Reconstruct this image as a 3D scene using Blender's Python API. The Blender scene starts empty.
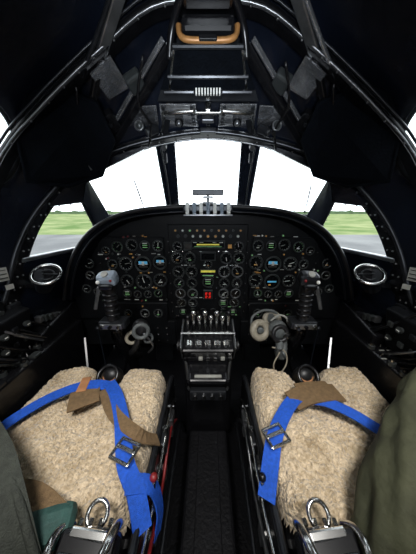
import bpy, bmesh, math, random
from mathutils import Vector, Matrix, noise, Euler
V=Vector
random.seed(7)
sc=bpy.context.scene
sc.view_settings.view_transform='Standard'

# ---------------------------------------------------------------- materials
def M(name,col,rough=.5,metal=0,var=.25,scale=25,bump=0,emit=0,spec=.5,bscale=None):
    m=bpy.data.materials.new(name); m.use_nodes=True
    nt=m.node_tree; b=nt.nodes['Principled BSDF']
    tc=nt.nodes.new('ShaderNodeTexCoord')
    n=nt.nodes.new('ShaderNodeTexNoise'); n.inputs['Scale'].default_value=scale; n.inputs['Detail'].default_value=5
    nt.links.new(tc.outputs['Object'],n.inputs['Vector'])
    r=nt.nodes.new('ShaderNodeValToRGB')
    r.color_ramp.elements[0].position=.3; r.color_ramp.elements[1].position=.7
    r.color_ramp.elements[0].color=[c*(1-var) for c in col]+[1]
    r.color_ramp.elements[1].color=[min(1,c*(1+var)) for c in col]+[1]
    nt.links.new(n.outputs['Fac'],r.inputs['Fac'])
    nt.links.new(r.outputs['Color'],b.inputs['Base Color'])
    b.inputs['Roughness'].default_value=rough; b.inputs['Metallic'].default_value=metal
    b.inputs['Specular IOR Level'].default_value=spec
    if bump:
        n2=nt.nodes.new('ShaderNodeTexNoise'); n2.inputs['Scale'].default_value=bscale or scale*4; n2.inputs['Detail'].default_value=6
        nt.links.new(tc.outputs['Object'],n2.inputs['Vector'])
        bp=nt.nodes.new('ShaderNodeBump'); bp.inputs['Strength'].default_value=bump; bp.inputs['Distance'].default_value=.01
        nt.links.new(n2.outputs['Fac'],bp.inputs['Height']); nt.links.new(bp.outputs['Normal'],b.inputs['Normal'])
    if emit:
        nt.links.new(r.outputs['Color'],b.inputs['Emission Color']); b.inputs['Emission Strength'].default_value=emit
    return m
SHELL=M('shell_black_paint',(.005,.007,.013),.26,0,.4,6,.22,0,.4)
BLACK=M('black_enamel',(.006,.006,.007),.25,0,.25,25,0,0,.45)
PANEL=M('panel_black',(.0045,.005,.006),.5,0,.4,10,.1,0,.2)
MATTE=M('matte_black_cloth',(.002,.003,.005),.85,0,.3,30,.3,0,.08)
FLOORM=M('floor_rubber',(.004,.004,.005),.6,0,.3,20,.4,0,.15)
DGREY=M('dark_grey_metal',(.028,.03,.034),.28,.6)
GREY=M('worn_grey_metal',(.20,.205,.21),.28,.8,.35,18,.1)
PLATE=M('polished_alloy_plate',(.50,.51,.53),.2,.85,.5,12,.35,0,.5,30)
STEEL=M('bright_steel',(.65,.65,.63),.22,1,.15)
RIVET=M('rivet_metal',(.17,.17,.17),.3,.8)
WHITE=M('white_marking',(.75,.75,.7),.6,0,.05)
PALE=M('pale_plastic',(.30,.30,.27),.5,0,.1)
DIAL=M('dial_face',(.005,.006,.007),.2,0,.2,20,0,0,.25)
BEZ=M('bezel_grey',(.045,.05,.05),.3,.3)
AMBER=M('amber_marking',(.7,.35,.08),.5,0,.1)
GREEN=M('green_marking',(.25,.55,.22),.5,0,.1,20,0,.12)
LBLUE=M('sky_blue_marking',(.10,.42,.68),.5,0,.1,20,0,.22)
YEL=M('yellow_indicator',(.6,.55,.08),.5,0,.2,60,0,.45)
RED=M('red_indicator',(.85,.03,.02),.5,0,.1,20,0,.5)
REDP=M('red_paint',(.22,.015,.015),.4)
BLUE=M('blue_webbing',(.010,.095,.56),.65,0,.2,120,.5)
BROWN=M('brown_webbing',(.17,.105,.048),.8,0,.25,90,.5)
TAN=M('tan_leather',(.38,.17,.07),.55)
ORANGE=M('brass_handle_paint',(.36,.17,.055),.4,.2,.35)
OLIVE=M('olive_canvas',(.050,.052,.028),.8,0,.4,10,.7,0,.3,30)
GREENP=M('dark_green_cushion',(.02,.065,.055),.7,0,.3,30,.3)
GWEB=M('grey_green_webbing',(.032,.036,.028),.8,0,.3,80,.5)
BEIGE=M('beige_rubber',(.30,.27,.21),.45,0,.15)
MGREY=M('mask_grey_rubber',(.10,.11,.11),.5,0,.2)
RUBBER=M('black_rubber',(.010,.010,.011),.42)
WOOD=M('grille_dark',(.03,.025,.02),.6)
STICKT=M('stick_cap_grey',(.26,.31,.37),.35,.2)

def fleece_mat():
    m=bpy.data.materials.new('sheepskin_fleece'); m.use_nodes=True; nt=m.node_tree; b=nt.nodes['Principled BSDF']
    tc=nt.nodes.new('ShaderNodeTexCoord')
    n=nt.nodes.new('ShaderNodeTexNoise'); n.inputs['Scale'].default_value=95; n.inputs['Detail'].default_value=5; n.inputs['Distortion'].default_value=.4
    n1=nt.nodes.new('ShaderNodeTexNoise'); n1.inputs['Scale'].default_value=11; n1.inputs['Detail'].default_value=3
    vo=nt.nodes.new('ShaderNodeTexVoronoi'); vo.inputs['Scale'].default_value=120
    mx=nt.nodes.new('ShaderNodeMath'); mx.operation='MULTIPLY_ADD'; mx.inputs[1].default_value=.4
    ml=nt.nodes.new('ShaderNodeMath'); ml.operation='MULTIPLY'; ml.inputs[1].default_value=.6
    r=nt.nodes.new('ShaderNodeValToRGB')
    r.color_ramp.elements[0].position=.34; r.color_ramp.elements[0].color=(.34,.25,.145,1)
    r.color_ramp.elements[1].position=.62; r.color_ramp.elements[1].color=(.76,.61,.42,1)
    for q in (n,n1,vo): nt.links.new(tc.outputs['Object'],q.inputs['Vector'])
    nt.links.new(n.outputs['Fac'],ml.inputs[0]); nt.links.new(n1.outputs['Fac'],mx.inputs[0]); nt.links.new(ml.outputs[0],mx.inputs[2])
    nt.links.new(mx.outputs[0],r.inputs['Fac']); nt.links.new(r.outputs['Color'],b.inputs['Base Color'])
    b.inputs['Roughness'].default_value=1; b.inputs['Specular IOR Level'].default_value=.1
    b.inputs['Sheen Weight'].default_value=.3
    sb=nt.nodes.new('ShaderNodeMath'); sb.operation='SUBTRACT'; nt.links.new(n.outputs['Fac'],sb.inputs[0]); nt.links.new(vo.outputs['Distance'],sb.inputs[1])
    bp=nt.nodes.new('ShaderNodeBump'); bp.inputs['Strength'].default_value=.8; bp.inputs['Distance'].default_value=.008
    nt.links.new(sb.outputs[0],bp.inputs['Height']); nt.links.new(bp.outputs['Normal'],b.inputs['Normal'])
    return m
FLEECE=fleece_mat()
def glass_mat():
    m=bpy.data.materials.new('clear_glass'); m.use_nodes=True; nt=m.node_tree; nt.nodes.clear()
    o=nt.nodes.new('ShaderNodeOutputMaterial'); t=nt.nodes.new('ShaderNodeBsdfTransparent'); g=nt.nodes.new('ShaderNodeBsdfGlossy')
    g.inputs['Roughness'].default_value=.05; t.inputs['Color'].default_value=(.95,.97,.97,1)
    x=nt.nodes.new('ShaderNodeMixShader'); x.inputs[0].default_value=.03
    nt.links.new(t.outputs[0],x.inputs[1]); nt.links.new(g.outputs[0],x.inputs[2]); nt.links.new(x.outputs[0],o.inputs[0])
    return m
GLASS=glass_mat()

# ---------------------------------------------------------------- mesh builder
def cat(pts,n=6,closed=False):
    pts=[V(p) for p in pts]; N=len(pts); out=[]
    rng=range(N if closed else N-1)
    for i in rng:
        if closed: p0,p1,p2,p3=pts[(i-1)%N],pts[i],pts[(i+1)%N],pts[(i+2)%N]
        else: p0,p1,p2,p3=pts[max(i-1,0)],pts[i],pts[i+1],pts[min(i+2,N-1)]
        for j in range(n):
            t=j/n
            out.append(.5*((2*p1)+(p2-p0)*t+(2*p0-5*p1+4*p2-p3)*t*t+(3*p1-p0-3*p2+p3)*t**3))
    if not closed: out.append(pts[-1])
    return out
class MB:
    def __init__(s,name): s.name=name; s.bm=bmesh.new(); s.mats=[]
    def mi(s,m):
        if m not in s.mats: s.mats.append(m)
        return s.mats.index(m)
    def add(s,verts,faces,mat,smooth=False):
        k=s.mi(mat); vs=[s.bm.verts.new(v) for v in verts]
        for f in faces:
            try:
                fc=s.bm.faces.new([vs[i] for i in f]); fc.material_index=k; fc.smooth=smooth
            except Exception: pass
        return s
    def merge(s,b2,mat,mtx=None,smooth=False):
        b2.verts.ensure_lookup_table(); b2.verts.index_update()
        vs=[(mtx@v.co if mtx else v.co.copy()) for v in b2.verts]
        fs=[[v.index for v in f.verts] for f in b2.faces]; b2.free()
        return s.add(vs,fs,mat,smooth)
    def box(s,c,size,mat,rot=(0,0,0),bev=0,R=None):
        b=bmesh.new(); bmesh.ops.create_cube(b,size=1)
        for v in b.verts: v.co=V((v.co.x*size[0],v.co.y*size[1],v.co.z*size[2]))
        if bev: bmesh.ops.bevel(b,geom=list(b.edges),offset=min(bev,min(size)*.45),segments=2,affect='EDGES',profile=.5)
        m=Matrix.Translation(V(c))@(R.to_4x4() if R else Euler(rot).to_matrix().to_4x4())
        return s.merge(b,mat,m)
    def beam(s,a,b,w,h,mat,up=(0,0,1),bev=0):
        a=V(a);b=V(b); d=(b-a); L=d.length; d.normalize()
        x=d.cross(V(up)); 
        if x.length<1e-4: x=d.cross(V((0,1,0)))
        x.normalize(); z=x.cross(d)
        R=Matrix((x,d,z)).transposed()
        return s.box((a+b)/2,(w,L,h),mat,R=R,bev=bev)
    def sweep(s,pts,prof,mat,closed=False,smooth=True,up=None,caps=True,scales=None):
        pts=[V(p) for p in pts]; N=len(pts); rings=[]
        def tan(i):
            if closed: return (pts[(i+1)%N]-pts[(i-1)%N]).normalized()
            return (pts[min(i+1,N-1)]-pts[max(i-1,0)]).normalized()
        t=tan(0)
        nrm=V(up) if up else (V((0,0,1)) if abs(t.z)<.9 else V((1,0,0)))
        nrm=(nrm-t*nrm.dot(t)).normalized()
        for i in range(N):
            t=tan(i)
            base=V(up) if up else nrm
            nn=base-t*base.dot(t)
            if nn.length>1e-3: nrm=nn.normalized()
            bi=t.cross(nrm); k=scales[i] if scales else 1
            rings.append([pts[i]+bi*(p[0]*k)+nrm*(p[1]*k) for p in prof])
        m=len(prof); vs=[v for r in rings for v in r]; fs=[]
        for i in range(N if closed else N-1):
            j=(i+1)%N
            for q in range(m): fs.append((i*m+q,i*m+(q+1)%m,j*m+(q+1)%m,j*m+q))
        if not closed and caps: fs.append(tuple(range(m))[::-1]); fs.append(tuple((N-1)*m+q for q in range(m)))
        return s.add(vs,fs,mat,smooth)
    def tube(s,pts,r,mat,seg=8,closed=False,n=6,raw=False,scales=None):
        P=pts if raw else cat(pts,n,closed)
        return s.sweep(P,[(r*math.cos(2*math.pi*i/seg),r*math.sin(2*math.pi*i/seg)) for i in range(seg)],mat,closed,scales=scales)
    def strap(s,pts,w,t,mat,up=(0,0,1),n=6):
        return s.sweep(cat(pts,n),[(-w/2,-t/2),(w/2,-t/2),(w/2,t/2),(-w/2,t/2)],mat,smooth=False,up=up)
    def cyl(s,a,b,r,mat,r2=None,seg=16):
        a=V(a);b=V(b);r2=r if r2 is None else r2
        d=(b-a).normalized(); x=d.orthogonal().normalized(); y=d.cross(x)
        vs=[];fs=[]
        for p,rr in((a,r),(b,r2)):
            for i in range(seg):
                t=2*math.pi*i/seg; vs.append(p+x*rr*math.cos(t)+y*rr*math.sin(t))
        for i in range(seg): fs.append((i,(i+1)%seg,seg+(i+1)%seg,seg+i))
        fs.append(tuple(range(seg))[::-1]); fs.append(tuple(range(seg,2*seg)))
        return s.add(vs,fs,mat)
    def torus(s,c,nrm,R,r,mat,seg=28,k=8,sc=(1,1)):
        nrm=V(nrm).normalized(); x=nrm.orthogonal().normalized(); 
        if abs(nrm.z)<.99: x=V((0,0,1)).cross(nrm).normalized()
        y=nrm.cross(x)
        P=[V(c)+x*R*sc[0]*math.cos(2*math.pi*i/seg)+y*R*sc[1]*math.sin(2*math.pi*i/seg) for i in range(seg)]
        return s.sweep(P,[(r*math.cos(2*math.pi*i/k),r*math.sin(2*math.pi*i/k)) for i in range(k)],mat,True,up=nrm)
    def ball(s,c,r,mat,sc=(1,1,1),seg=14):
        b=bmesh.new(); bmesh.ops.create_uvsphere(b,u_segments=seg,v_segments=max(6,seg//2),radius=r)
        return s.merge(b,mat,Matrix.Translation(V(c))@Matrix.Diagonal((*sc,1)),True)
    def done(s,parent=None,name=None,mods=()):
        bmesh.ops.recalc_face_normals(s.bm,faces=s.bm.faces)
        me=bpy.data.meshes.new(s.name); s.bm.to_mesh(me); s.bm.free()
        for m in s.mats: me.materials.append(m)
        o=bpy.data.objects.new(s.name,me); sc.collection.objects.link(o)
        if parent: o.parent=parent
        for m in mods:
            md=o.modifiers.new(m[0],m[1])
            for k,v in m[2].items(): setattr(md,k,v)
        return o
def E(name):
    e=bpy.data.objects.new(name,None); e.empty_display_size=.1; sc.collection.objects.link(e); return e

# ---------------------------------------------------------------- hull
H=[(-.83,.80,.93),(-.80,.86,1.087),(-.742,.93,1.235),(-.630,1.0,1.375),(-.465,1.05,1.485),(-.23,1.09,1.56),(0,1.1,1.588)]
B=[(-.88,.6,.93),(-.86,.65,1.09),(-.81,.70,1.27),(-.70,.76,1.48),(-.5,.8,1.67),(-.25,.82,1.80),(0,.83,1.86)]
C=[(-.9,.3,.93),(-.89,.3,1.1),(-.83,.3,1.36),(-.72,.3,1.60),(-.53,.3,1.78),(-.27,.3,1.90),(0,.3,1.94)]
D=[(p[0],-.88,p[2]) for p in C]
def full(h): return h+[(-p[0],p[1],p[2]) for p in h[-2::-1]]
def loft(name,secs,mat):
    m=MB(name); rows=[cat(full(s),4) for s in secs]
    R2=[cat([r[i] for r in rows],5) for i in range(len(rows[0]))]
    n=len(R2[0]); vs=[v for c in R2 for v in c]; fs=[]
    for i in range(len(R2)-1):
        for j in range(n-1): fs.append((i*n+j,i*n+j+1,(i+1)*n+j+1,(i+1)*n+j))
    m.add(vs,fs,mat,True); return m
ceil=loft('ceiling',[H,B,C,D],SHELL).done(mods=[('sol','SOLIDIFY',{'thickness':.02,'offset':0})])
bpy.context.view_layer.update()
def applymods(o):
    for k in [x.name for x in o.modifiers]:
        with bpy.context.temp_override(object=o,active_object=o,selected_objects=[o]): bpy.ops.object.modifier_apply(modifier=k)
applymods(ceil)
PH=[]
for s in(-1,1):
    c=V((.735*s,.685,1.455)); nrm=V((.86*s,.22,.42)).normalized()
    PH.append((c,nrm))
    cut=MB('cut'); cut.cyl(c-nrm*.2,c+nrm*.3,.15,SHELL,seg=32); co=cut.done()
    md=ceil.modifiers.new('b','BOOLEAN'); md.object=co; md.operation='DIFFERENCE'; md.solver='EXACT'
    bpy.context.view_layer.update()
    applymods(ceil); bpy.data.objects.remove(co)
for i,(c,nrm) in enumerate(PH):
    w=MB('window_%d'%(6+i)); w.torus(c-nrm*.012,nrm,.153,.011,DGREY,40); w.cyl(c,c+nrm*.005,.148,GLASS,seg=36)
    w.done()

for s,nm in((-1,'wall_left'),(1,'wall_right')):
    w=MB(nm); f=lambda p:(p[0]*-s,p[1],p[2])
    w.add([f(p) for p in[(-.91,-.9,0),(-.91,.3,0),(-.91,.8,0),(-.91,1.62,0),(-.91,-.9,.94),(-.905,.3,.94),(-.885,.6,.94),(-.835,.80,.94),(-.80,.86,1.045),(-.755,1.3,1.03),(-.84,1.62,1.0)]],
      [(0,1,5,4),(1,2,7,6,5),(2,3,10,9,8,7)],SHELL)
    w.done(mods=[('sol','SOLIDIFY',{'thickness':.016,'offset':0})])
w=MB('wall_front'); w.box((0,1.63,.6),(1.8,.02,1.24),SHELL); w.done()
w=MB('wall_back'); w.box((0,-.91,.6),(1.8,.02,1.2),SHELL); w.done()
w=MB('floor'); w.box((0,.36,-.015),(1.84,2.56,.03),FLOORM); w.done()

# windscreen frame
fr=E('windscreen_frame')
arch=MB('arch_hoop')
Hf=cat(full([(-.885,.62,.60),(-.862,.72,.78)]+H),6)
cenH=V((0,.9,.9))
def hoopsweep(mb,pts,rad,dep,mat):
    vs=[];N=len(pts)
    for i,p in enumerate(pts):
        t=(pts[min(i+1,N-1)]-pts[max(i-1,0)]).normalized()
        y=V((0,1,0)); y=(y-t*y.dot(t)).normalized(); rr=t.cross(y)
        for a,b in((-1,-1),(1,-1),(1,1),(-1,1)): vs.append(p+rr*(rad*a)+y*(dep*b))
    fs=[(i*4+q,i*4+(q+1)%4,i*4+4+(q+1)%4,i*4+4+q) for i in range(N-1) for q in range(4)]
    mb.add(vs,fs,mat,False)
hoopsweep(arch,Hf,.012,.03,BLACK)
arch.tube([p+V((0,-.034,-.004)) for p in Hf],.009,DGREY,8,raw=True)
arch.tube([p+V((0,.028,-.012)) for p in Hf],.004,GREY,6,raw=True)
for i,p in enumerate(Hf):
    if i%2==0:
        q=(p-cenH); q.y=0; q.normalize()
        arch.ball(p+V((0,-.012,0))-q*.013,.004,RIVET,seg=6); arch.ball(p+V((0,.015,0))-q*.013,.0035,RIVET,seg=6)
arch.done(fr)
pan=[('A',(-.198,1.35,1.645)),('B',(-.235,1.7,1.29)),('C',(-.29,1.3,1.60)),('D',(-.315,1.65,1.265)),('E',(-.580,1.05,1.40)),('F',(-.64,1.35,1.215)),('G',(-.618,1.05,1.29)),('G2',(-.655,1.2,1.15)),('J',(-.712,.955,1.270))]
P=dict(pan)
for s in(1,-1):
    w=MB('frame_side'); g=lambda k:V((P[k][0]*s,P[k][1],P[k][2]))
    h=lambda i:V((H[i][0]*s,H[i][1],H[i][2]))
    A0=V((0,1.35,1.66))
    for q in([h(6),A0,g('A'),h(5)],[h(5),g('A'),g('C')],[h(5),g('C'),g('E'),h(4)],[h(4),g('E'),h(3)],[g('A'),g('B'),g('D'),g('C')],[g('E'),g('F'),g('G2'),g('G')],[h(3),g('E'),g('G'),g('J'),h(2)]):
        w.add(q,[tuple(range(len(q)))],SHELL)
    w.done(fr,mods=[('sol','SOLIDIFY',{'thickness':.014,'offset':0})])
    w=MB('frame_trim_bars')
    for a,b in(('A','B'),('C','D'),('C','E'),('E','F'),('G','G2'),('G','J'),('A','C')):
        w.beam(g(a),g(b),.011,.011,DGREY,bev=.003)
        d=g(b)-g(a); n=int(d.length/.035)
        for i in range(1,n): w.ball(g(a)+d*(i/n)+V((0,-.01,-.008)),.0035,RIVET,seg=6)
    w.beam(A0,g('A'),.011,.011,DGREY)
    w.beam((-.81*s,.84,1.045),(-.755*s,1.25,1.035),.03,.02,GREY,bev=.004)
    m=(g('A')+g('C'))/2+V((0,-.02,-.03)); w.cyl(m,m+V((0,-.03,-.02)),.014,GREY); w.box(m+V((0,0,-.06)),(.02,.02,.05),DGREY,bev=.004)
    w.tube([g('C')+V((.03*s,-.02,-.02)),(g('C')+g('D'))/2+V((.035*s,-.03,0)),g('D')+V((.03*s,-.03,.02))],.005,DGREY,6)
    w.done(fr)
def pane(n,q):
    w=MB('window_%d'%n); w.add([V(p) for p in q],[tuple(range(len(q)))],GLASS); w.done()
mm=lambda k,s:(P[k][0]*s,P[k][1],P[k][2])
pane(1,[mm('A',1),mm('A',-1),mm('B',-1),mm('B',1)])
for i,s in enumerate((1,-1)):
    pane(2+i,[mm('C',s),mm('E',s),mm('F',s),mm('D',s)])
    pane(4+i,[mm('J',s),mm('G',s),mm('G2',s),(-.75*s,1.28,1.035),(-.795*s,.87,1.045),(-.76*s,.925,1.2)])
    w=MB('windscreen_wiper'); 
    if s==1: a,b=V((-.458,1.52,1.26)),V((-.475,1.42,1.43))
    else: a,b=V((.650,1.42,1.24)),V((.60,1.28,1.39))
    w.beam(a,b,.004,.004,DGREY); w.beam(a+(b-a)*.2+V((.006,0,0)),b+V((.003,0,0)),.003,.003,GREY); w.ball(a,.008,BLACK); w.done()

# glare shield
L=[(-.80,1.02,.777),(-.752,1.02,.92),(-.684,1.02,1.046),(-.587,1.02,1.148),(-.453,1.02,1.22),(-.279,1.02,1.256),(0,1.02,1.268)]
Lb=[(-.80,1.15,.777),(-.78,1.15,.92),(-.72,1.2,1.04),(-.65,1.35,1.15),(-.51,1.5,1.215),(-.31,1.65,1.25),(0,1.7,1.28)]
Lf=cat(full(L),5); Lbf=cat(full(Lb),5)
w=MB('glare_shield')
n=len(Lf); w.add(Lf+Lbf,[(i,i+1,n+i+1,n+i) for i in range(n-1)],MATTE,True)
cen=V((0,1.02,.75))
Li=[cen+(p-cen)*.955 for p in Lf]; Li2=[cen+(p-cen)*.93+V((0,.08,0)) for p in Lf]
w.add(Lf+Li,[(i,i+1,n+i+1,n+i) for i in range(n-1)],MATTE,True)
w.add(Li+Li2,[(i,i+1,n+i+1,n+i) for i in range(n-1)],MATTE,True)
w.tube(Lf,.010,RUBBER,8,raw=True); w.tube(Li,.004,DGREY,6,raw=True)
w.done()

# ---------------------------------------------------------------- instrument panel
ip=E('instrument_panel'); YP=1.10
w=MB('panel_plate')
o=[(p.x*.985,YP+.012,p.z-.004) for p in Lf]; o=[(-.87,YP+.012,.42)]+[(-.87,YP+.012,.75)]+o+[(.87,YP+.012,.75),(.87,YP+.012,.42)]
w.add(o,[tuple(range(len(o)))],PANEL); w.done(ip,mods=[('s','SOLIDIFY',{'thickness':.01,'offset':0})])
w=MB('sub_panels')
w.box((0,YP,.90),(.43,.02,.56),PANEL,bev=.005)
w.box((-.42,YP,.93),(.36,.02,.36),PANEL,bev=.005); w.box((.42,YP,.93),(.36,.02,.36),PANEL,bev=.005)
for x in(-.215,.215,-.60,.60):
    for i in range(8):
        zz=.67+i*.06
        if abs(x)<.3 or zz<1.1: w.cyl((x,YP-.012,zz),(x,YP-.016,zz),.003,RIVET,seg=8)
for s in(-1,1):
    w.box((.70*s,YP,.72),(.18,.03,.2),PANEL,bev=.008); w.box((.42*s,YP,.66),(.36,.03,.14),PANEL,bev=.008)
w.done(ip)
dl=MB('dials')
def dial(x,z,r,kind=0):
    y=YP-.012
    dl.torus((x,y-.008,z),(0,-1,0),r,r*.12,BEZ if kind!=5 else GREY,24,6); dl.cyl((x,y,z),(x,y-.006,z),r,DIAL,seg=24)
    yf=y-.0075
    nt=random.choice((8,10,12)); gap=random.random()*6.28
    if kind in(0,1,5):
        col=random.choice((WHITE,PALE,PALE)) if kind!=1 else GREEN
        for i in range(nt):
            t=2*math.pi*i/nt+gap
            if i==0: continue
            p=V((x+math.cos(t)*r*.76,yf,z+math.sin(t)*r*.76)); q=V((x+math.cos(t)*r*.9,yf,z+math.sin(t)*r*.9))
            dl.beam(p,q,r*.06,.0008,col,up=(0,1,0))
        t=random.random()*6.28
        dl.beam((x-math.cos(t)*r*.15,yf-.001,z-math.sin(t)*r*.15),(x+math.cos(t)*r*.62,yf-.001,z+math.sin(t)*r*.62),r*.08,.001,random.choice((WHITE,PALE)),up=(0,1,0))
        if random.random()<.5: dl.box((x,yf,z-r*.35),(r*.5,.0008,r*.16),random.choice((WHITE,GREEN,AMBER)))
    if kind==2:
        dl.box((x,yf,z+r*.22),(r*1.15,.0008,r*.34),LBLUE); dl.box((x,yf,z-r*.3),(r*1.1,.0008,r*.3),WOOD)
        dl.box((x,yf-.001,z),(r*1.3,.0008,r*.06),WHITE); dl.box((x,yf-.001,z+r*.1),(r*.3,.0008,r*.5),WHITE)
    if kind==3:
        for k in(-.35,.1,.5): dl.box((x,yf,z+r*k),(r*1.0,.0008,r*.16),GREEN if k<.4 else WHITE)
    if kind==4:
        dl.box((x,yf,z),(r*1.2,.0008,r*.22),LBLUE); dl.box((x-r*.3,yf,z-r*.45),(r*.35,.0008,r*.2),AMBER)
def lamp(x,z,m,r=.007): 
    dl.cyl((x,YP-.012,z),(x,YP-.02,z),r,BEZ,seg=10); dl.cyl((x,YP-.02,z),(x,YP-.022,z),r*.75,m,seg=10)
for i in range(10): lamp(-.172+i*.0382,1.148,random.choice((AMBER,WHITE,AMBER,GREEN,BEZ)))
for i in range(9): lamp(-.16+i*.04,1.118,random.choice((WHITE,BEZ,GREEN,AMBER,BEZ)),.009)
for z,k,xs,r in((1.065,0,(-.165,.165,),.024),(1.0,0,(-.17,-.10,.10,.17),.03),(.922,0,(-.165,-.092,.092,.165),.031),(.855,0,(-.165,-.092,.092,.165),.028),(.79,5,(-.16,-.09,.09,.16),.028),(.73,0,(-.155,-.09,.09,.155),.026),(.672,3,(-.15,-.09,-.03,.03,.09,.15),.02)):
    for x in xs: dial(x,z,r,k if random.random()<.6 else random.choice((0,1,3,5)))
def boxd(x,z,wd,h,m,fm=BEZ):
    dl.box((x,YP-.016,z),(wd+.014,.014,h+.014),fm,bev=.003); dl.box((x,YP-.0235,z),(wd,.002,h),m)
boxd(0,1.075,.17,.03,DIAL); dl.box((0,YP-.0255,1.075),(.12,.001,.007),YEL); dl.box((0,YP-.0255,1.064),(.15,.001,.003),GREEN)
for x in(-.07,-.035,.035,.07): dl.box((x,YP-.0255,1.086),(.02,.001,.003),WHITE)
boxd(-.11,1.065,.028,.03,WOOD); boxd(.118,1.065,.02,.02,AMBER,BLACK)
boxd(0,1.01,.07,.035,DIAL); boxd(0,.925,.08,.012,YEL,BLACK); boxd(0,.90,.06,.005,GREEN,BLACK)
dial(0,.965,.022,0); dial(0,.86,.03,3)
boxd(0,.782,.040,.044,DIAL)
for x,z in((-.010,.791),(.010,.791),(-.010,.771),(.010,.771)):
    dl.box((x,YP-.0256,z+.006),(.010,.001,.0025),RED);dl.box((x,YP-.0256,z-.006),(.010,.001,.0025),RED);dl.box((x,YP-.0256,z),(.010,.001,.0025),RED)
    dl.box((x+.0045,YP-.0256,z+.003),(.0025,.001,.007),RED);dl.box((x-.0045,YP-.0256,z-.003),(.0025,.001,.007),RED)
for s in(-1,1):
    for x,z,r,k in((.27,1.068,.028,0),(.34,1.068,.026,3),(.41,1.072,.03,0),(.49,1.062,.028,1),(.555,1.04,.022,0),
                   (.265,.975,.036,2 if s<0 else 0),(.36,.965,.042,2),(.455,.968,.036,0),(.53,.965,.026,0),
                   (.27,.872,.036,0),(.365,.862,.042,0 if s<0 else 4),(.46,.868,.034,0),(.54,.885,.025,5),
                   (.29,.79,.024,1),(.35,.785,.022,0),(.41,.785,.022,0),(.47,.79,.024,3),(.66,.97,.026,0),(.665,.90,.024,5),(.70,.82,.024,0),
                   (.64,.80,.022,0),(.30,.66,.026,0),(.38,.66,.026,5),(.48,.66,.024,0)):
        dial(x*s,z,r,k)
for i in range(90):
    s=random.choice((-1,1)); x=s*random.uniform(.24,.62); z=random.choice((1.118,1.02,.917,.825,.745,1.0,.71,.93))+random.uniform(-.004,.004)
    if z>1.1 and abs(x)>.5: continue
    if random.random()<.5: lamp(x,z,random.choice((WHITE,AMBER,BEZ,GREEN,REDP)),.006)
    else: dl.box((x,YP-.0125,z),(random.uniform(.012,.03),.003,.004),random.choice((WHITE,PALE,AMBER)))
for i in range(70):
    x=random.uniform(-.2,.2); z=random.choice((1.035,.958,.888,.823,.76,.70,.646))
    if random.random()<.5: dl.box((x,YP-.0125,z),(random.uniform(.008,.02),.003,.003),random.choice((WHITE,PALE,GREEN)))
    else: dl.cyl((x,YP-.01,z),(x,YP-.03,z+.004),.0025,STEEL,seg=6)
dl.done(ip)
w=MB('lower_switch_panels')
for s in(-1,1):
    for i in range(7):
        for j in range(3):
            x=s*(.25+i*.055); z=.56-j*.045
            w.cyl((x,1.085,z),(x,1.06,z+.012),.004,STEEL if random.random()<.4 else BLACK,seg=6)
    w.box((.45*s,1.10,.52),(.5,.03,.17),PANEL,bev=.006)
w.done(ip)

w=MB('standby_compass'); w.box((0,1.05,1.258),(.24,.10,.035),DGREY,bev=.008)
for i in range(7): w.box((-.096+i*.032,.990,1.256),(.017,.014,.056),STICKT if i%2 else WHITE,rot=(-.35,0,0),bev=.004)
w.box((0,.985,1.228),(.23,.012,.008),GREY,bev=.002)
w.done()
w=MB('gun_sight'); w.box((0,1.06,1.332),(.15,.02,.026),DGREY,bev=.003); w.cyl((0,1.06,1.28),(0,1.06,1.335),.006,DGREY); w.box((0,1.06,1.310),(.05,.018,.010),GREY,bev=.003); w.box((0,1.06,1.283),(.05,.05,.01),BLACK)
w.done()

# ---------------------------------------------------------------- throttle quadrant + pedestal
tq=E('throttle_quadrant')
w=MB('housing')
w.box((0,.89,.61),(.25,.2,.14),BLACK,rot=(math.radians(25),0,0),bev=.01)
w.box((0,.94,.33),(.24,.3,.5),BLACK,bev=.01)
w.box((0,1.03,.64),(.26,.10,.10),BLACK,bev=.01)
for x in(-.125,.125): w.box((x,.86,.64),(.008,.16,.11),GREY,rot=(math.radians(25),0,0),bev=.003)
w.done(tq)
w=MB('levers')
for i in range(8):
    x=-.098+i*.028
    h=.775 if i%2 else .750
    w.beam((x,.88,.66),(x,.862,h),.011,.018,STEEL,bev=.002); w.ball((x,.858,h+.006),.013,BLACK if i in(0,7) else STEEL,(1,1,1.3),seg=10)
    w.box((x+.014,.862,.685),(.010,.06,.02),BLACK,rot=(.4,0,0))
for i in range(5):
    x=-.09+i*.045
    w.cyl((x,.815,.652),(x,.795,.642),.018,STEEL,r2=.015); w.cyl((x,.795,.642),(x,.785,.637),.008,BLACK)
for j,(z,y) in enumerate(((.612,.80),(.580,.795))):
    for i in range(7):
        x=-.105+i*.035; w.box((x,y-.01,z),(.020,.012,.017),random.choice((PALE,GREY,BLACK,STEEL,GREY)),bev=.003)
for s in(-1,1):
    w.cyl((.13*s,.86,.60),(.15*s,.86,.60),.035,BLACK,seg=20); w.cyl((.15*s,.86,.60),(.155*s,.86,.60),.018,GREY)
w.cyl((-.13,.83,.69),(.13,.83,.69),.006,STEEL)
w.done(tq)
w=MB('trim_box')
w.box((0,.78,.485),(.20,.13,.10),BLACK,rot=(math.radians(15),0,0),bev=.015)
w.box((0,.715,.535),(.17,.05,.03),BLACK,rot=(.3,0,0),bev=.008); w.box((0,.705,.552),(.12,.014,.010),PALE,bev=.003)
w.box((0,.685,.475),(.16,.03,.05),DGREY,bev=.006)
for s in(-1,1): w.beam((.09*s,.72,.46),(.10*s,.74,.60),.008,.02,GREY,bev=.003)
for i in range(4): w.cyl((-.055+i*.037,.668,.480),(-.055+i*.037,.655,.483),.009,STEEL,seg=10)
w.done(tq)
w=MB('center_floor_duct')
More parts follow.
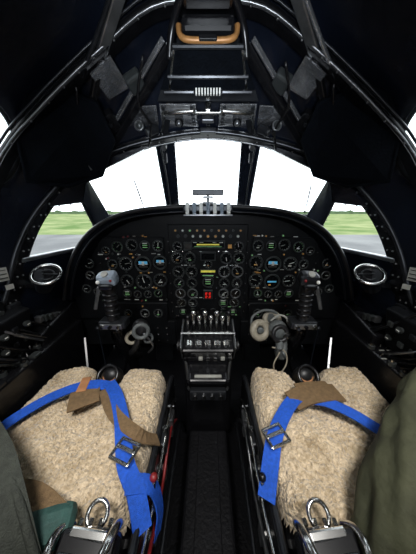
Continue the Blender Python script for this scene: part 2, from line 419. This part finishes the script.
w.box((0,.4,.06),(.2,.75,.12),FLOORM,bev=.012); w.box((0,.4,.125),(.10,.72,.012),FLOORM,bev=.003)
for i in range(6): w.cyl((.04,.1+i*.12,.13),(.04,.1+i*.12,.136),.005,DGREY,seg=8)
w.done()

# ---------------------------------------------------------------- control columns
for s in(-1,1):
    r=E('control_column'); w=MB('stick')
    x=.44*s
    w.tube([(x,1.05,.05),(x,1.0,.30),(x*1.0,.90,.55),(x,.84,.72)],.026,BLACK,12)
    w.box((x,.83,.748),(.125,.07,.04),DGREY,bev=.010); w.box((x,.793,.748),(.10,.008,.026),GREY,bev=.003)
    for k in(-.038,0,.038): w.cyl((x+k,.792,.75),(x+k,.776,.752),.008,STEEL if k else BLACK,seg=10)
    w.tube([(x,.83,.76),(x,.82,.82),(x-.006*s,.825,.88),(x-.014*s,.815,.95)],.026,RUBBER,14,scales=None)
    for k in range(5): w.torus((x-.004*s,.822,.80+k*.024),(0,.05,1),.026,.006,BLACK,14,6)
    w.box((x-.016*s,.805,.975),(.08,.06,.06),STICKT if s<0 else DGREY,rot=(.3,.1*s,0),bev=.018)
    w.box((x-.016*s,.79,.950),(.055,.05,.03),BLACK,rot=(.3,0,0),bev=.010)
    w.cyl((x-.016*s,.79,.992),(x-.016*s,.78,1.004),.014,PALE); w.ball((x-.04*s,.775,.975),.006,REDP,seg=8); w.ball((x+.01*s,.77,.97),.008,WHITE,seg=8)
    w.beam((x+.025*s,.80,.94),(x+.05*s,.785,.84),.010,.014,GREY,bev=.003)
    w.tube([(x+.03*s,.87,.73),(x+.06*s,.9,.62),(x+.03*s,.95,.45),(x+.08*s,1.0,.3)],.007,BLACK,6)
    w.done(r)
    r2=E('rudder_pedals'); w=MB('pedals')
    for d in(-.12,.12):
        w.box((x+d,1.25,.30),(.12,.03,.2),DGREY,rot=(-.4,0,0),bev=.008); w.beam((x+d,1.27,.28),(x+d,1.5,.45),.03,.03,BLACK)
    w.done(r2)

# ---------------------------------------------------------------- ejection seats
def seat(s):
    r=E('ejection_seat'); f=lambda x,y,z:(x*s,y,z)
    w=MB('seat_bucket')
    w.box(f(.445,.52,.36),(.50,.52,.16),BLACK,bev=.02)
    w.box(f(.445,.74,.30),(.46,.05,.26),BLACK,bev=.015)
    for xx in(.175,.722):
        w.box(f(xx,.46,.38),(.022,.62,.24),BLACK,bev=.006); w.tube([f(xx,.78,.42),f(xx,.74,.50),f(xx,.5,.505),f(xx,.2,.51)],.009,DGREY,8)
    w.box(f(.445,.02,.70),(.46,.07,.9),BLACK,bev=.03)
    for xx in(.23,.66): w.beam(f(xx,.0,0),f(xx,-.1,1.3),.05,.06,DGREY)
    w.box(f(.445,.45,.14),(.30,.5,.28),BLACK,bev=.02)
    for i in range(7):
        yy=.22+i*.075; w.cyl(f(.163,yy,.42),f(.152,yy,.42),.010,STEEL,seg=10); w.box(f(.158,yy+.03,.34),(.012,.035,.05),GREY if i%2 else BLACK,bev=.003)
    w.tube([f(.15,.7,.30),f(.145,.55,.44),f(.148,.4,.40),f(.145,.2,.46)],.005,REDP if s<0 else GREY,6)
    w.tube([f(.14,.72,.25),f(.14,.5,.28),f(.142,.2,.25)],.007,DGREY,8)
    w.tube([f(.15,.72,.40),f(.15,.6,.49),f(.15,.3,.49),f(.15,.12,.55)],.005,STEEL,6)
    w.box(f(.155,.50,.47),(.025,.07,.05),DGREY,bev=.006); w.box(f(.15,.60,.44),(.02,.05,.04),GREY,bev=.004); w.cyl(f(.15,.50,.50),f(.15,.50,.53),.008,STEEL,seg=8)
    w.beam(f(.15,.33,.45),f(.15,.35,.54),.010,.016,STEEL,bev=.003); w.ball(f(.15,.352,.55),.011,REDP if s<0 else BLACK)
    w.done(r)
    out=[(.205,.28),(.19,.36),(.185,.46),(.182,.56),(.19,.66),(.203,.745),(.235,.775),(.34,.775),(.378,.765),(.392,.72),(.405,.675),(.44,.66),(.480,.67),(.496,.72),(.520,.765),(.56,.78),(.66,.775),(.705,.745),(.72,.66),(.715,.55),(.71,.45),(.70,.36),(.64,.28),(.45,.25),(.3,.25)]
    O=[(p.x,p.y) for p in cat([(a,b,0) for a,b in out],3,True)]
    def inside(x,y):
        c=False; n=len(O); dm=9
        for i in range(n):
            x1,y1=O[i];x2,y2=O[(i+1)%n]
            if (y1>y)!=(y2>y) and x<(x2-x1)*(y-y1)/(y2-y1)+x1: c=not c
            dx,dy=x2-x1,y2-y1; t=max(0,min(1,((x-x1)*dx+(y-y1)*dy)/(dx*dx+dy*dy+1e-12)))
            d=math.hypot(x-x1-t*dx,y-y1-t*dy); dm=min(dm,d)
        return dm if c else -dm
    st=.004; nx=int(.58/st); ny=int(.57/st); idx={}; vs=[]; fs=[]
    for i in range(nx):
        for j in range(ny):
            x=.165+i*st; y=.23+j*st; d=inside(x,y)+.004*noise.noise(V((x*45*s,y*45,1)))
            if d<-.003: continue
            q=min(max(d,0)/.05,1); hgt=.465+.08*math.sqrt(max(0,1-(1-q)**2))
            c=abs(x-.445); hgt+= .014*math.sin(min(1,c/.2)*math.pi*.5) + .020*noise.noise(V((x*7*s,y*7,s)))
            hgt+= .007*noise.noise(V((x*38*s,y*38,2)))+.008*noise.noise(V((x*120,y*120,s)))
            jx=.003*noise.noise(V((x*110,y*110,5))); jy=.003*noise.noise(V((x*110,y*110,9)))
            idx[i,j]=len(vs); vs.append(f(x+jx,y+jy,hgt))
    for (i,j) in idx:
        if (i+1,j) in idx and (i,j+1) in idx and (i+1,j+1) in idx: fs.append((idx[i,j],idx[i+1,j],idx[i+1,j+1],idx[i,j+1]))
    w=MB('sheepskin_cushion'); w.add(vs,fs,FLEECE,True); w.done(r)
    w=MB('seat_pan_handle'); w.ball(f(.44,.735,.52),.05,RUBBER,(1,.8,1)); w.torus(f(.44,.70,.56),(0,-.6,.8),.042,.008,BLACK,24); w.cyl(f(.44,.74,.40),f(.44,.735,.52),.03,RUBBER)
    w.torus(f(.44,.72,.545),(0,-.6,.8),.028,.006,TAN,20)
    w.done(r)
    w=MB('harness')
    if s<0:
        w.strap([f(.725,.36,.50),f(.685,.43,.575),f(.62,.53,.59),f(.53,.60,.595),f(.44,.622,.595),f(.37,.61,.59)],.042,.004,BLUE)
        w.strap([f(.40,.635,.592),f(.345,.575,.598),f(.29,.49,.597),f(.255,.42,.595),f(.225,.36,.588),f(.185,.315,.56),f(.160,.27,.50)],.046,.005,BLUE,up=(.25,0,1))
        w.strap([f(.21,.32,.585),f(.155,.34,.54),f(.135,.33,.46),f(.14,.30,.40)],.04,.004,BLUE,up=(.9,0,.4))
        w.strap([f(.40,.60,.592),f(.32,.50,.600),f(.22,.44,.588),f(.165,.46,.53)],.04,.005,BROWN)
        w.strap([f(.49,.655,.572),f(.48,.62,.590),f(.45,.55,.594),f(.44,.53,.590)],.10,.006,BROWN,up=(0,0,1))
        w.box(f(.49,.62,.597),(.035,.07,.006),TAN,rot=(0,0,.2),bev=.003)
        bk=(.235,.385,.602); 
    else:
        w.strap([f(.72,.34,.50),f(.62,.405,.580),f(.55,.44,.592),f(.49,.50,.596),f(.415,.545,.598),f(.33,.56,.596)],.042,.004,BLUE)
        w.strap([f(.36,.575,.598),f(.305,.545,.600),f(.25,.49,.598),f(.205,.43,.595),f(.180,.38,.58),f(.155,.32,.52)],.046,.005,BLUE,up=(-.25,0,1))
        w.strap([f(.50,.59,.588),f(.43,.58,.600),f(.36,.565,.604),f(.30,.545,.598)],.075,.006,BROWN)
        w.strap([f(.48,.63,.585),f(.41,.615,.598),f(.34,.605,.598)],.03,.006,BROWN)
        w.strap([f(.56,.25,.58),f(.50,.27,.585),f(.44,.26,.58),f(.38,.25,.585)],.035,.004,BLUE)
        bk=(.205,.425,.604)
    bx,by,bz=bk
    R=Matrix.Rotation(.35*s,3,'Z')
    def bb(dx,dy,sx,sy): 
        o=R@V((dx,dy,0)); w.box(V(f(bx,by,bz))+o,(sx,sy,.008),STEEL,R=R,bev=.003)
    bb(-.03,0,.008,.055);bb(.03,0,.008,.055);bb(0,-.026,.066,.009);bb(0,.026,.066,.009);bb(0,.004,.06,.012)
    w.done(r)
    w=MB('lap_fittings')
    w.box(f(.25,.20,.575),(.12,.09,.06),BLACK,rot=(.2,0,0),bev=.01)
    w.box(f(.25,.228,.608),(.08,.018,.010),STEEL,rot=(.3,0,.1*s),bev=.004)
    w.box(f(.25,.185,.612),(.09,.03,.012),DGREY,rot=(.3,0,.1*s),bev=.004)
    w.tube([f(.200,.255,.58),f(.192,.235,.62),f(.195,.20,.64),f(.205,.16,.635),f(.21,.13,.60)],.009,STEEL,10)
    w.tube([f(.300,.255,.58),f(.312,.235,.612),f(.308,.20,.63),f(.295,.16,.62)],.007,STEEL,8)
    w.torus(f(.25,.262,.598),(0,-.5,.85),.022,.005,STEEL,18,6)
    for i in range(4): w.cyl(f(.215+.022*i,.245,.595),f(.215+.022*i,.256,.595),.005,STEEL,seg=8)
    if s<0:
        w.strap([f(.33,.25,.61),f(.42,.29,.605),f(.52,.30,.60),f(.62,.32,.57)],.05,.006,BROWN)
        w.box(f(.38,.235,.59),(.17,.07,.05),GREENP,rot=(.1,0,.25),bev=.02)
    w.done(r)
    return r
seat(-1); seat(1)

w=MB('canvas_parachute_cover')
pts=cat([(.80,.50,.79),(.71,.45,.765),(.61,.385,.725),(.51,.315,.68),(.425,.24,.62),(.38,.18,.54),(.36,.14,.42)],8)
vs=[];fs=[];K=48
for i,p in enumerate(pts):
    t=(pts[min(i+1,len(pts)-1)]-pts[max(i-1,0)]).normalized(); a=t.cross(V((0,0,1))).normalized(); b=a.cross(t)
    for k in range(K):
        th=2*math.pi*k/K; rr=.095*(1+.05*math.sin(th*6+i*.22)+.04*math.sin(th*11-i*.4)+.18*noise.noise(V((math.cos(th)*1.8,math.sin(th)*1.8,i*.18))))
        vs.append(p+a*rr*math.cos(th)*.9+b*rr*math.sin(th))
for i in range(len(pts)-1):
    for k in range(K): fs.append((i*K+k,i*K+(k+1)%K,(i+1)*K+(k+1)%K,(i+1)*K+k))
fs.append(tuple(range(K))); fs.append(tuple((len(pts)-1)*K+k for k in range(K)))
w.add(vs,fs,OLIVE,True)
w.strap([(.74,.40,.865),(.63,.335,.835),(.53,.26,.785),(.44,.18,.715)],.035,.008,GWEB,up=(-.4,-.3,.8))
w.done()
w=MB('shoulder_harness')
w.strap([(-.74,.44,.70),(-.62,.37,.70),(-.51,.30,.70),(-.42,.225,.68),(-.36,.165,.60),(-.34,.14,.48)],.10,.025,GWEB,up=(.5,-.35,.8))
w.tube([(-.69,.455,.70),(-.585,.38,.70),(-.475,.31,.70),(-.38,.24,.68),(-.315,.18,.60)],.008,GWEB,8)
w.strap([(-.70,.39,.735),(-.60,.33,.738),(-.50,.265,.735),(-.415,.195,.70),(-.36,.15,.62)],.03,.008,RUBBER,up=(.5,-.35,.8))
w.done()

# ---------------------------------------------------------------- side consoles
for s in(-1,1):
    r=E('side_console'); w=MB('console_body')
    w.box((.812*s,.55,.32),(.13,1.0,.64),BLACK,bev=.01)
    w.box((.82*s,.95,.62),(.10,.28,.22),BLACK,rot=(.2,0,0),bev=.01)
    w.box((.83*s,.62,.76),(.07,.34,.20),PANEL,rot=(0,-.25*s,0),bev=.01)
    w.done(r); w=MB('console_controls')
    for i in range(12):
        for j in range(3):
            x=(.76+.035*j)*s; y=.18+i*.055
            k=random.random()
            if k<.3: w.cyl((x,y,.64),(x,y,.655),.014,BEZ,seg=14); w.cyl((x,y,.655),(x,y,.667),.008,random.choice((BLACK,STEEL,BLACK)),seg=10)
            elif k<.65: w.cyl((x,y,.64),(x+.004,y-.005,.665),.003,STEEL,seg=6); w.box((x,y-.018,.641),(.022,.006,.002),PALE)
            elif k<.85: w.box((x,y,.646),(.03,.035,.012),random.choice((DGREY,DGREY,BEZ,BLACK)),bev=.002)
    for i in range(6):
        for j in range(2):
            y=.50+i*.05; z=.72+j*.07; x=(.795-.018*j)*s
            if random.random()<.6: w.cyl((x,y,z),(x-.012*s,y,z+.003),.013,BEZ,seg=14); w.box((x-.0135*s,y,z),(.002,.012,.003),WHITE)
            else: w.box((x,y,z),(.010,.024,.024),random.choice((BEZ,DGREY,DGREY,BLACK)),bev=.003)
    w.ball((.775*s,.52,.70),.008,REDP,seg=8)
    for i in range(12):
        y0=.30+random.random()*.4
        w.tube([((.80+random.uniform(-.03,.02))*s,y0,.90),((.81+random.uniform(-.03,.02))*s,y0+.07,.82),((.77+random.uniform(-.02,.03))*s,y0+.16,.72),(.79*s,y0+.28,.62)],random.uniform(.003,.006),random.choice((BLACK,DGREY,WOOD,GREY,BLACK,BEZ)),6)
    for i in range(5):
        w.box((.80*s,.84+i*.03,.76-.01*i),(.03,.02,.03),random.choice((DGREY,GREY,BEZ)),bev=.003)
    w.done(r)
    r=E('wall_equipment_box'); w=MB('boxes')
    for i in range(7):
        y=.35+i*.07; z=.86+random.uniform(-.03,.06)
        w.box((.84*s,y,z),(.05,.055,random.uniform(.05,.10)),random.choice((BLACK,DGREY,PANEL)),bev=.006)
        w.cyl((.815*s,y,z),(.802*s,y,z),.009,random.choice((STEEL,BEZ,BEZ,GREY)),seg=10)
        w.box((.814*s,y,z-.03),(.002,.025,.005),PALE)
    w.done(r)
    w=MB('placard_card'); w.box((.808*s,.75,1.01),(.004,.035,.055),PALE,rot=(0,-.15*s,0.55*s)); w.box((.803*s,.76,.955),(.004,.025,.02),PALE,rot=(0,0,.55*s))
    for k in range(3): w.box((.805*s,.749,1.027-k*.016),(.003,.026,.003),BLACK,rot=(0,-.15*s,.55*s))
    w.done()
    r=E('air_vent'); w=MB('vent_ring'); c=V((.705*s,.835,.985)); nr=V((-.25*s,-.5,.84)).normalized()
    w.torus(c,nr,.054,.0065,STEEL,36,8); w.cyl(c-nr*.012,c-nr*.006,.053,BLACK,seg=28); w.torus(c-nr*.003,nr,.028,.003,DGREY,24,6)
    w.beam(c+V((-.05,0,0)),c+V((.05,0,0)),.005,.005,DGREY)
    w.cyl(c-nr*.01,c-nr*.06+V((.04*s,0,-.03)),.045,DGREY,r2=.03,seg=20)
    w.beam(c-nr*.04+V((.03*s,0,-.02)),c+V((.12*s,.02,-.06)),.03,.02,BLACK,bev=.004); w.done(r)

def corr(w,pts,r,mat):
    P0=cat(pts,10); w.tube(P0,r,mat,10,raw=True,scales=[1+.16*(i%2) for i in range(len(P0))])
cy,cz=.86,.67
w=MB('oxygen_mask'); cx=.325
w.ball((cx+.01,cy-.02,cz+.03),.046,MGREY,(1,.85,1.15)); w.torus((cx+.01,cy-.058,cz+.035),(.1,-.9,.3),.034,.011,RUBBER,22,8)
w.cyl((cx+.01,cy-.06,cz+.0),(cx+.005,cy-.085,cz-.03),.020,MGREY,r2=.015); w.cyl((cx+.035,cy-.055,cz+.03),(cx+.05,cy-.07,cz+.03),.014,STEEL)
corr(w,[(cx+.005,cy-.07,cz-.03),(cx+.02,cy-.05,cz-.09),(cx+.05,cy-.03,cz-.11),(cx+.065,cy+.02,cz-.06),(cx+.06,cy+.08,cz-.12)],.015,MGREY)
w.tube([(cx-.02,cy,cz+.07),(cx+.02,cy,cz+.10),(cx+.05,cy-.01,cz+.09),(cx+.06,cy-.02,cz+.06)],.005,PALE,6)
w.done()
w=MB('headset'); cx=.25
w.torus((cx,cy-.02,cz+.03),(.3,-.8,.4),.036,.017,BEIGE,24,10); w.cyl((cx,cy-.012,cz+.03),(cx-.006,cy+.02,cz+.02),.036,MGREY,seg=20); w.ball((cx+.002,cy-.025,cz+.03),.018,MGREY,(1,.5,1))
w.torus((cx+.075,cy+.045,cz+.05),(-.3,-.8,.4),.034,.014,BEIGE,24,10); w.cyl((cx+.075,cy+.045,cz+.05),(cx+.08,cy+.065,cz+.05),.034,MGREY,seg=20)
w.tube([(cx-.035,cy,cz+.03),(cx-.03,cy+.02,cz+.08),(cx+.03,cy+.04,cz+.105),(cx+.09,cy+.045,cz+.09),(cx+.11,cy+.045,cz+.05)],.007,MGREY,8)
w.tube([(cx+.05,cy-.07,cz-.03),(cx+.11,cy-.07,cz-.05),(cx+.125,cy-.08,cz-.10),(cx+.105,cy-.09,cz-.15),(cx+.075,cy-.09,cz-.155),(cx+.06,cy-.09,cz-.11),(cx+.085,cy-.08,cz-.05)],.0035,BEIGE,6)
w.done()
w=MB('oxygen_mask'); cx=-.33
w.ball((cx,cy,cz+.03),.043,RUBBER,(1,.8,1.1)); w.torus((cx+.01,cy-.03,cz+.03),(.3,-.9,.2),.033,.010,MGREY,20,8); w.torus((cx-.045,cy-.01,cz-.02),(.3,-.9,.3),.027,.009,BEIGE,20,8)
w.torus((cx+.03,cy,cz-.03),(.3,-.9,.3),.02,.007,MGREY,20,8)
corr(w,[(cx,cy-.02,cz),(cx-.03,cy-.03,cz-.07),(cx-.06,cy,cz-.12),(cx-.05,cy+.08,cz-.2)],.015,RUBBER)
w.tube([(cx+.02,cy-.03,cz+.02),(cx+.06,cy-.03,cz-.05),(cx+.03,cy-.02,cz-.1)],.005,GREY,6)
w.done()
for s in(-1,1):
    w=MB('seat_rail_strut'); w.beam((.62*s,.98,.62),(.50*s,.80,.42),.006,.006,MATTE,bev=.002); w.beam((.66*s,.92,.60),(.60*s,.80,.45),.008,.010,GREY if s>0 else BLACK)
    w.ball((.62*s,.98,.62),.012,DGREY); w.done()

# ---------------------------------------------------------------- overhead
for s in(-1,1):
    w=MB('window_blind')
    q=[(.555*s,.80,1.645),(.385*s,.85,1.60),(.355*s,.88,1.50),(.43*s,.90,1.385),(.55*s,.87,1.34),(.63*s,.77,1.345),(.625*s,.77,1.48)]
    w.add(q,[tuple(range(len(q)))],MATTE)
    w.tube([V(p) for p in q]+[V(q[0])],.004,MATTE,6,n=1)
    w.beam((.50*s,.83,1.65),(.46*s,.88,1.40),.008,.006,BLACK)
    w.done(mods=[('s','SOLIDIFY',{'thickness':.008,'offset':0})])
rib=E('canopy_frame'); w=MB('ribs')
R2=full([(-.86,.72,1.0),(-.80,.74,1.22),(-.67,.77,1.43),(-.53,.79,1.56),(-.42,.80,1.645),(-.31,.80,1.715),(-.16,.80,1.80),(0,.80,1.815)])
R2=cat(R2,4)
hoopsweep(w,R2,.012,.02,BLACK); w.tube([p+V((0,-.022,-.006)) for p in R2],.004,GREY,6,raw=True)
w.tube([p+V((0,-.03,.016)) for p in R2],.004,DGREY,6,raw=True)
for i,p in enumerate(R2):
    if i%2: w.ball(p+V((0,-.022,-.014)),.0035,RIVET,seg=6)
for s in(-1,1):
    w.beam((.10*s,.80,1.735),(.46*s,1.04,1.49),.03,.022,BLACK,bev=.004); w.beam((.135*s,.80,1.74),(.50*s,1.02,1.48),.008,.016,PLATE,bev=.002)
    w.beam((.08*s,.78,1.72),(.195*s,1.07,1.585),.022,.03,DGREY,bev=.004); w.tube([(.10*s,.77,1.705),(.15*s,.92,1.635),(.21*s,1.05,1.57)],.005,STEEL,8)
    w.beam((.12*s,.62,1.84),(.33*s,.80,1.70),.03,.016,GREY,bev=.004); w.tube([(.16*s,.64,1.82),(.28*s,.73,1.74),(.40*s,.80,1.65)],.006,PLATE if s>0 else DGREY,8)
    w.beam((.33*s,.80,1.70),(.55*s,.98,1.44),.02,.02,BLACK,bev=.004)
w.done(rib)
w=MB('hatch_plates')
for s in(-1,1):
    w.add([(.045*s,.88,1.612),(.175*s,.88,1.612),(.205*s,1.06,1.606),(.045*s,1.06,1.606)],[(0,1,2,3)],PLATE)
    w.add([(.19*s,.90,1.612),(.24*s,.90,1.610),(.34*s,1.01,1.588),(.215*s,1.05,1.602)],[(0,1,2,3)],PLATE)
    for i in range(6): w.cyl((.06*s,.895+i*.03,1.609),(.06*s,.895+i*.03,1.604),.004,DGREY,seg=8); w.cyl(((.165+.005*i)*s,.895+i*.03,1.609),((.165+.005*i)*s,.895+i*.03,1.604),.004,DGREY,seg=8)
    w.tube([(.05*s,.90,1.598),(.12*s,.905,1.596),(.17*s,.92,1.598)],.005,STEEL,8)
w.add([(-.18,.875,1.618),(.18,.875,1.618),(.165,.88,1.655),(-.165,.88,1.655)],[(0,1,2,3)],DGREY)
w.add([(-.10,.77,1.71),(.10,.77,1.71),(.165,.88,1.655),(-.165,.88,1.655)],[(0,1,2,3)],MATTE)
for z,hw,y in((1.64,.15,.868),(1.668,.13,.84),(1.70,.10,.765)): w.cyl((-hw,y,z),(hw,y,z),.0035,DGREY,seg=8)
w.done(rib,mods=[('s','SOLIDIFY',{'thickness':.004,'offset':1})])
w=MB('gusset_plates')
for s in(-1,1):
    w.add([(.30*s,.80,1.70),(.37*s,.80,1.655),(.36*s,.90,1.635),(.28*s,.89,1.665)],[(0,1,2,3)],PLATE)
    w.box((.25*s,.86,1.665),(.05,.05,.03),BEZ,rot=(-.3,.5*s,0),bev=.005)
w.done(rib,mods=[('s','SOLIDIFY',{'thickness':.006,'offset':0})])
w=MB('hatch_latch')
w.box((0,.868,1.635),(.10,.03,.020),DGREY,rot=(-.3,0,0),bev=.003)
for i in range(9): w.box((-.04+i*.01,.850,1.633),(.0045,.010,.018),WHITE)
w.beam((0,.87,1.630),(0,1.05,1.582),.018,.014,STEEL,bev=.003); w.box((0,.97,1.598),(.05,.03,.02),DGREY,bev=.004); w.box((0,1.04,1.580),(.07,.03,.02),DGREY,bev=.004)
w.cyl((-.06,.93,1.604),(.06,.93,1.604),.007,STEEL)
for s in(-1,1):
    w.cyl((.12*s,1.0,1.608),(.12*s,.99,1.591),.018,BLACK); w.ball((.12*s,.988,1.590),.012,GREY)
    w.cyl((.22*s,1.02,1.583),(.255*s,1.0,1.563),.018,DGREY); w.cyl((.255*s,1.0,1.563),(.26*s,.997,1.560),.012,GREY)
    w.ball((.275*s,.96,1.573),.018,BEZ); w.torus((.275*s,.95,1.570),(0,-1,0),.016,.0035,GREY,16,6)
w.done(rib)
hh=E('escape_hatch_handle'); w=MB('housing_box')
w.box((0,.76,1.735),(.15,.05,.04),BLACK,bev=.012); w.box((0,.70,1.765),(.13,.06,.03),BLACK,bev=.01)
w.tube([(-.12,.8,1.69),(-.10,.77,1.75),(-.05,.72,1.79),(.05,.72,1.79),(.10,.77,1.75),(.12,.8,1.69)],.011,BLACK,8)
w.done(hh); w=MB('grip')
w.tube([(-.082,.75,1.738),(-.081,.748,1.722),(-.072,.744,1.708),(-.045,.742,1.701),(.045,.742,1.701),(.072,.744,1.708),(.081,.748,1.722),(.082,.75,1.738)],.0075,ORANGE,10)
w.box((0,.738,1.701),(.05,.018,.012),BLACK,bev=.002)
w.done(hh)
w=MB('canopy_cables')
for s,a in((-1,.20),(1,.24),(-1,.42),(1,.40)):
    w.tube([(a*s,.80,1.77-a*.35),((a+.05)*s,.88,1.69-a*.35),((a+.03)*s,.95,1.63-a*.3),((a+.06)*s,1.02,1.57-a*.28)],.0045,BLACK,6)
w.done()
w=MB('canopy_junction_box')
for s in(-1,1):
    w.box((.38*s,.93,1.575),(.06,.07,.035),BLACK,rot=(-.4,.5*s,0),bev=.006); w.cyl((.37*s,.91,1.565),(.365*s,.895,1.55),.006,DGREY)
w.done()

# ---------------------------------------------------------------- outside
def ground_mat():
    m=bpy.data.materials.new('airfield_ground'); m.use_nodes=True; nt=m.node_tree; b=nt.nodes['Principled BSDF']; b.inputs['Roughness'].default_value=1; b.inputs['Specular IOR Level'].default_value=0
    tc=nt.nodes.new('ShaderNodeTexCoord'); sp=nt.nodes.new('ShaderNodeSeparateXYZ'); nt.links.new(tc.outputs['Object'],sp.inputs[0])
    n=nt.nodes.new('ShaderNodeTexNoise'); n.inputs['Scale'].default_value=.12; n.inputs['Detail'].default_value=10; nt.links.new(tc.outputs['Object'],n.inputs['Vector'])
    g=nt.nodes.new('ShaderNodeValToRGB'); g.color_ramp.elements[0].color=(.09,.14,.05,1); g.color_ramp.elements[1].color=(.24,.26,.13,1); g.color_ramp.elements[0].position=.35; g.color_ramp.elements[1].position=.65; nt.links.new(n.outputs['Fac'],g.inputs[0])
    t=nt.nodes.new('ShaderNodeValToRGB'); t.color_ramp.elements[0].color=(.13,.13,.13,1); t.color_ramp.elements[1].color=(.20,.20,.195,1); t.color_ramp.elements[0].position=.35; t.color_ramp.elements[1].position=.65; nt.links.new(n.outputs['Fac'],t.inputs[0])
    lt=nt.nodes.new('ShaderNodeMath'); lt.operation='LESS_THAN'; lt.inputs[1].default_value=46; nt.links.new(sp.outputs['Y'],lt.inputs[0])
    x=nt.nodes.new('ShaderNodeMix'); x.data_type='RGBA'; nt.links.new(lt.outputs[0],x.inputs[0]); nt.links.new(g.outputs[0],x.inputs[6]); nt.links.new(t.outputs[0],x.inputs[7]); nt.links.new(x.outputs[2],b.inputs['Base Color'])
    return m
w=MB('airfield_ground'); w.add([(-900,-300,-4),(900,-300,-4),(900,900,-4),(-900,900,-4)],[(0,1,2,3)],ground_mat()); w.done()
w=MB('distant_treeline'); TM=M('tree_foliage',(.07,.11,.05),.9,0,.4,.1)
vs=[];N=200
for i in range(N):
    x=-600+i*6.03; h=4+3*noise.noise(V((i*.3,0,0)))+3*noise.noise(V((i*.9,3,0))); vs+= [(x,300,-4.5),(x,300,-4+max(1.5,h)),(x,320,-4.5)]
fs=[]
for i in range(N-1): a=3*i; fs+=[(a,a+3,a+4,a+1),(a+1,a+4,a+5,a+2)]
w.add(vs,fs,TM); w.done()

# ---------------------------------------------------------------- light
wd=bpy.data.worlds.new('overcast_sky'); sc.world=wd; wd.use_nodes=True
bg=wd.node_tree.nodes['Background']; bg.inputs[0].default_value=(.88,.94,1,1); bg.inputs[1].default_value=3.7
def area(loc,to,size,en,spread,col):
    l=bpy.data.lights.new('added_fill','AREA'); l.shape='DISK'; l.size=size; l.energy=en; l.color=col; l.spread=math.radians(spread)
    lo=bpy.data.objects.new('added_fill',l); sc.collection.objects.link(lo)
    lo.location=loc; lo.rotation_euler=(V(to)-V(loc)).to_track_quat('-Z','Y').to_euler()
for s in(-1,1): area((.32*s,-.02,1.78),(.46*s,.50,.5),.30,2.7,70,(1,.98,.95))  # added fill lights above the seats to brighten the fleece, not cockpit fittings
area((0,-.25,1.15),(0,.92,1.66),.2,1.1,45,(.85,.92,1))  # added fill from behind the camera, brightens the overhead hatch metal

cam=bpy.data.cameras.new('camera'); co=bpy.data.objects.new('camera',cam); sc.collection.objects.link(co)
cam.sensor_fit='VERTICAL'; cam.sensor_height=36; cam.lens=13.06; cam.clip_start=.01; cam.clip_end=3000
co.location=(0,0,1.25); co.rotation_euler=(math.radians(90-18.4),0,0)
sc.camera=co
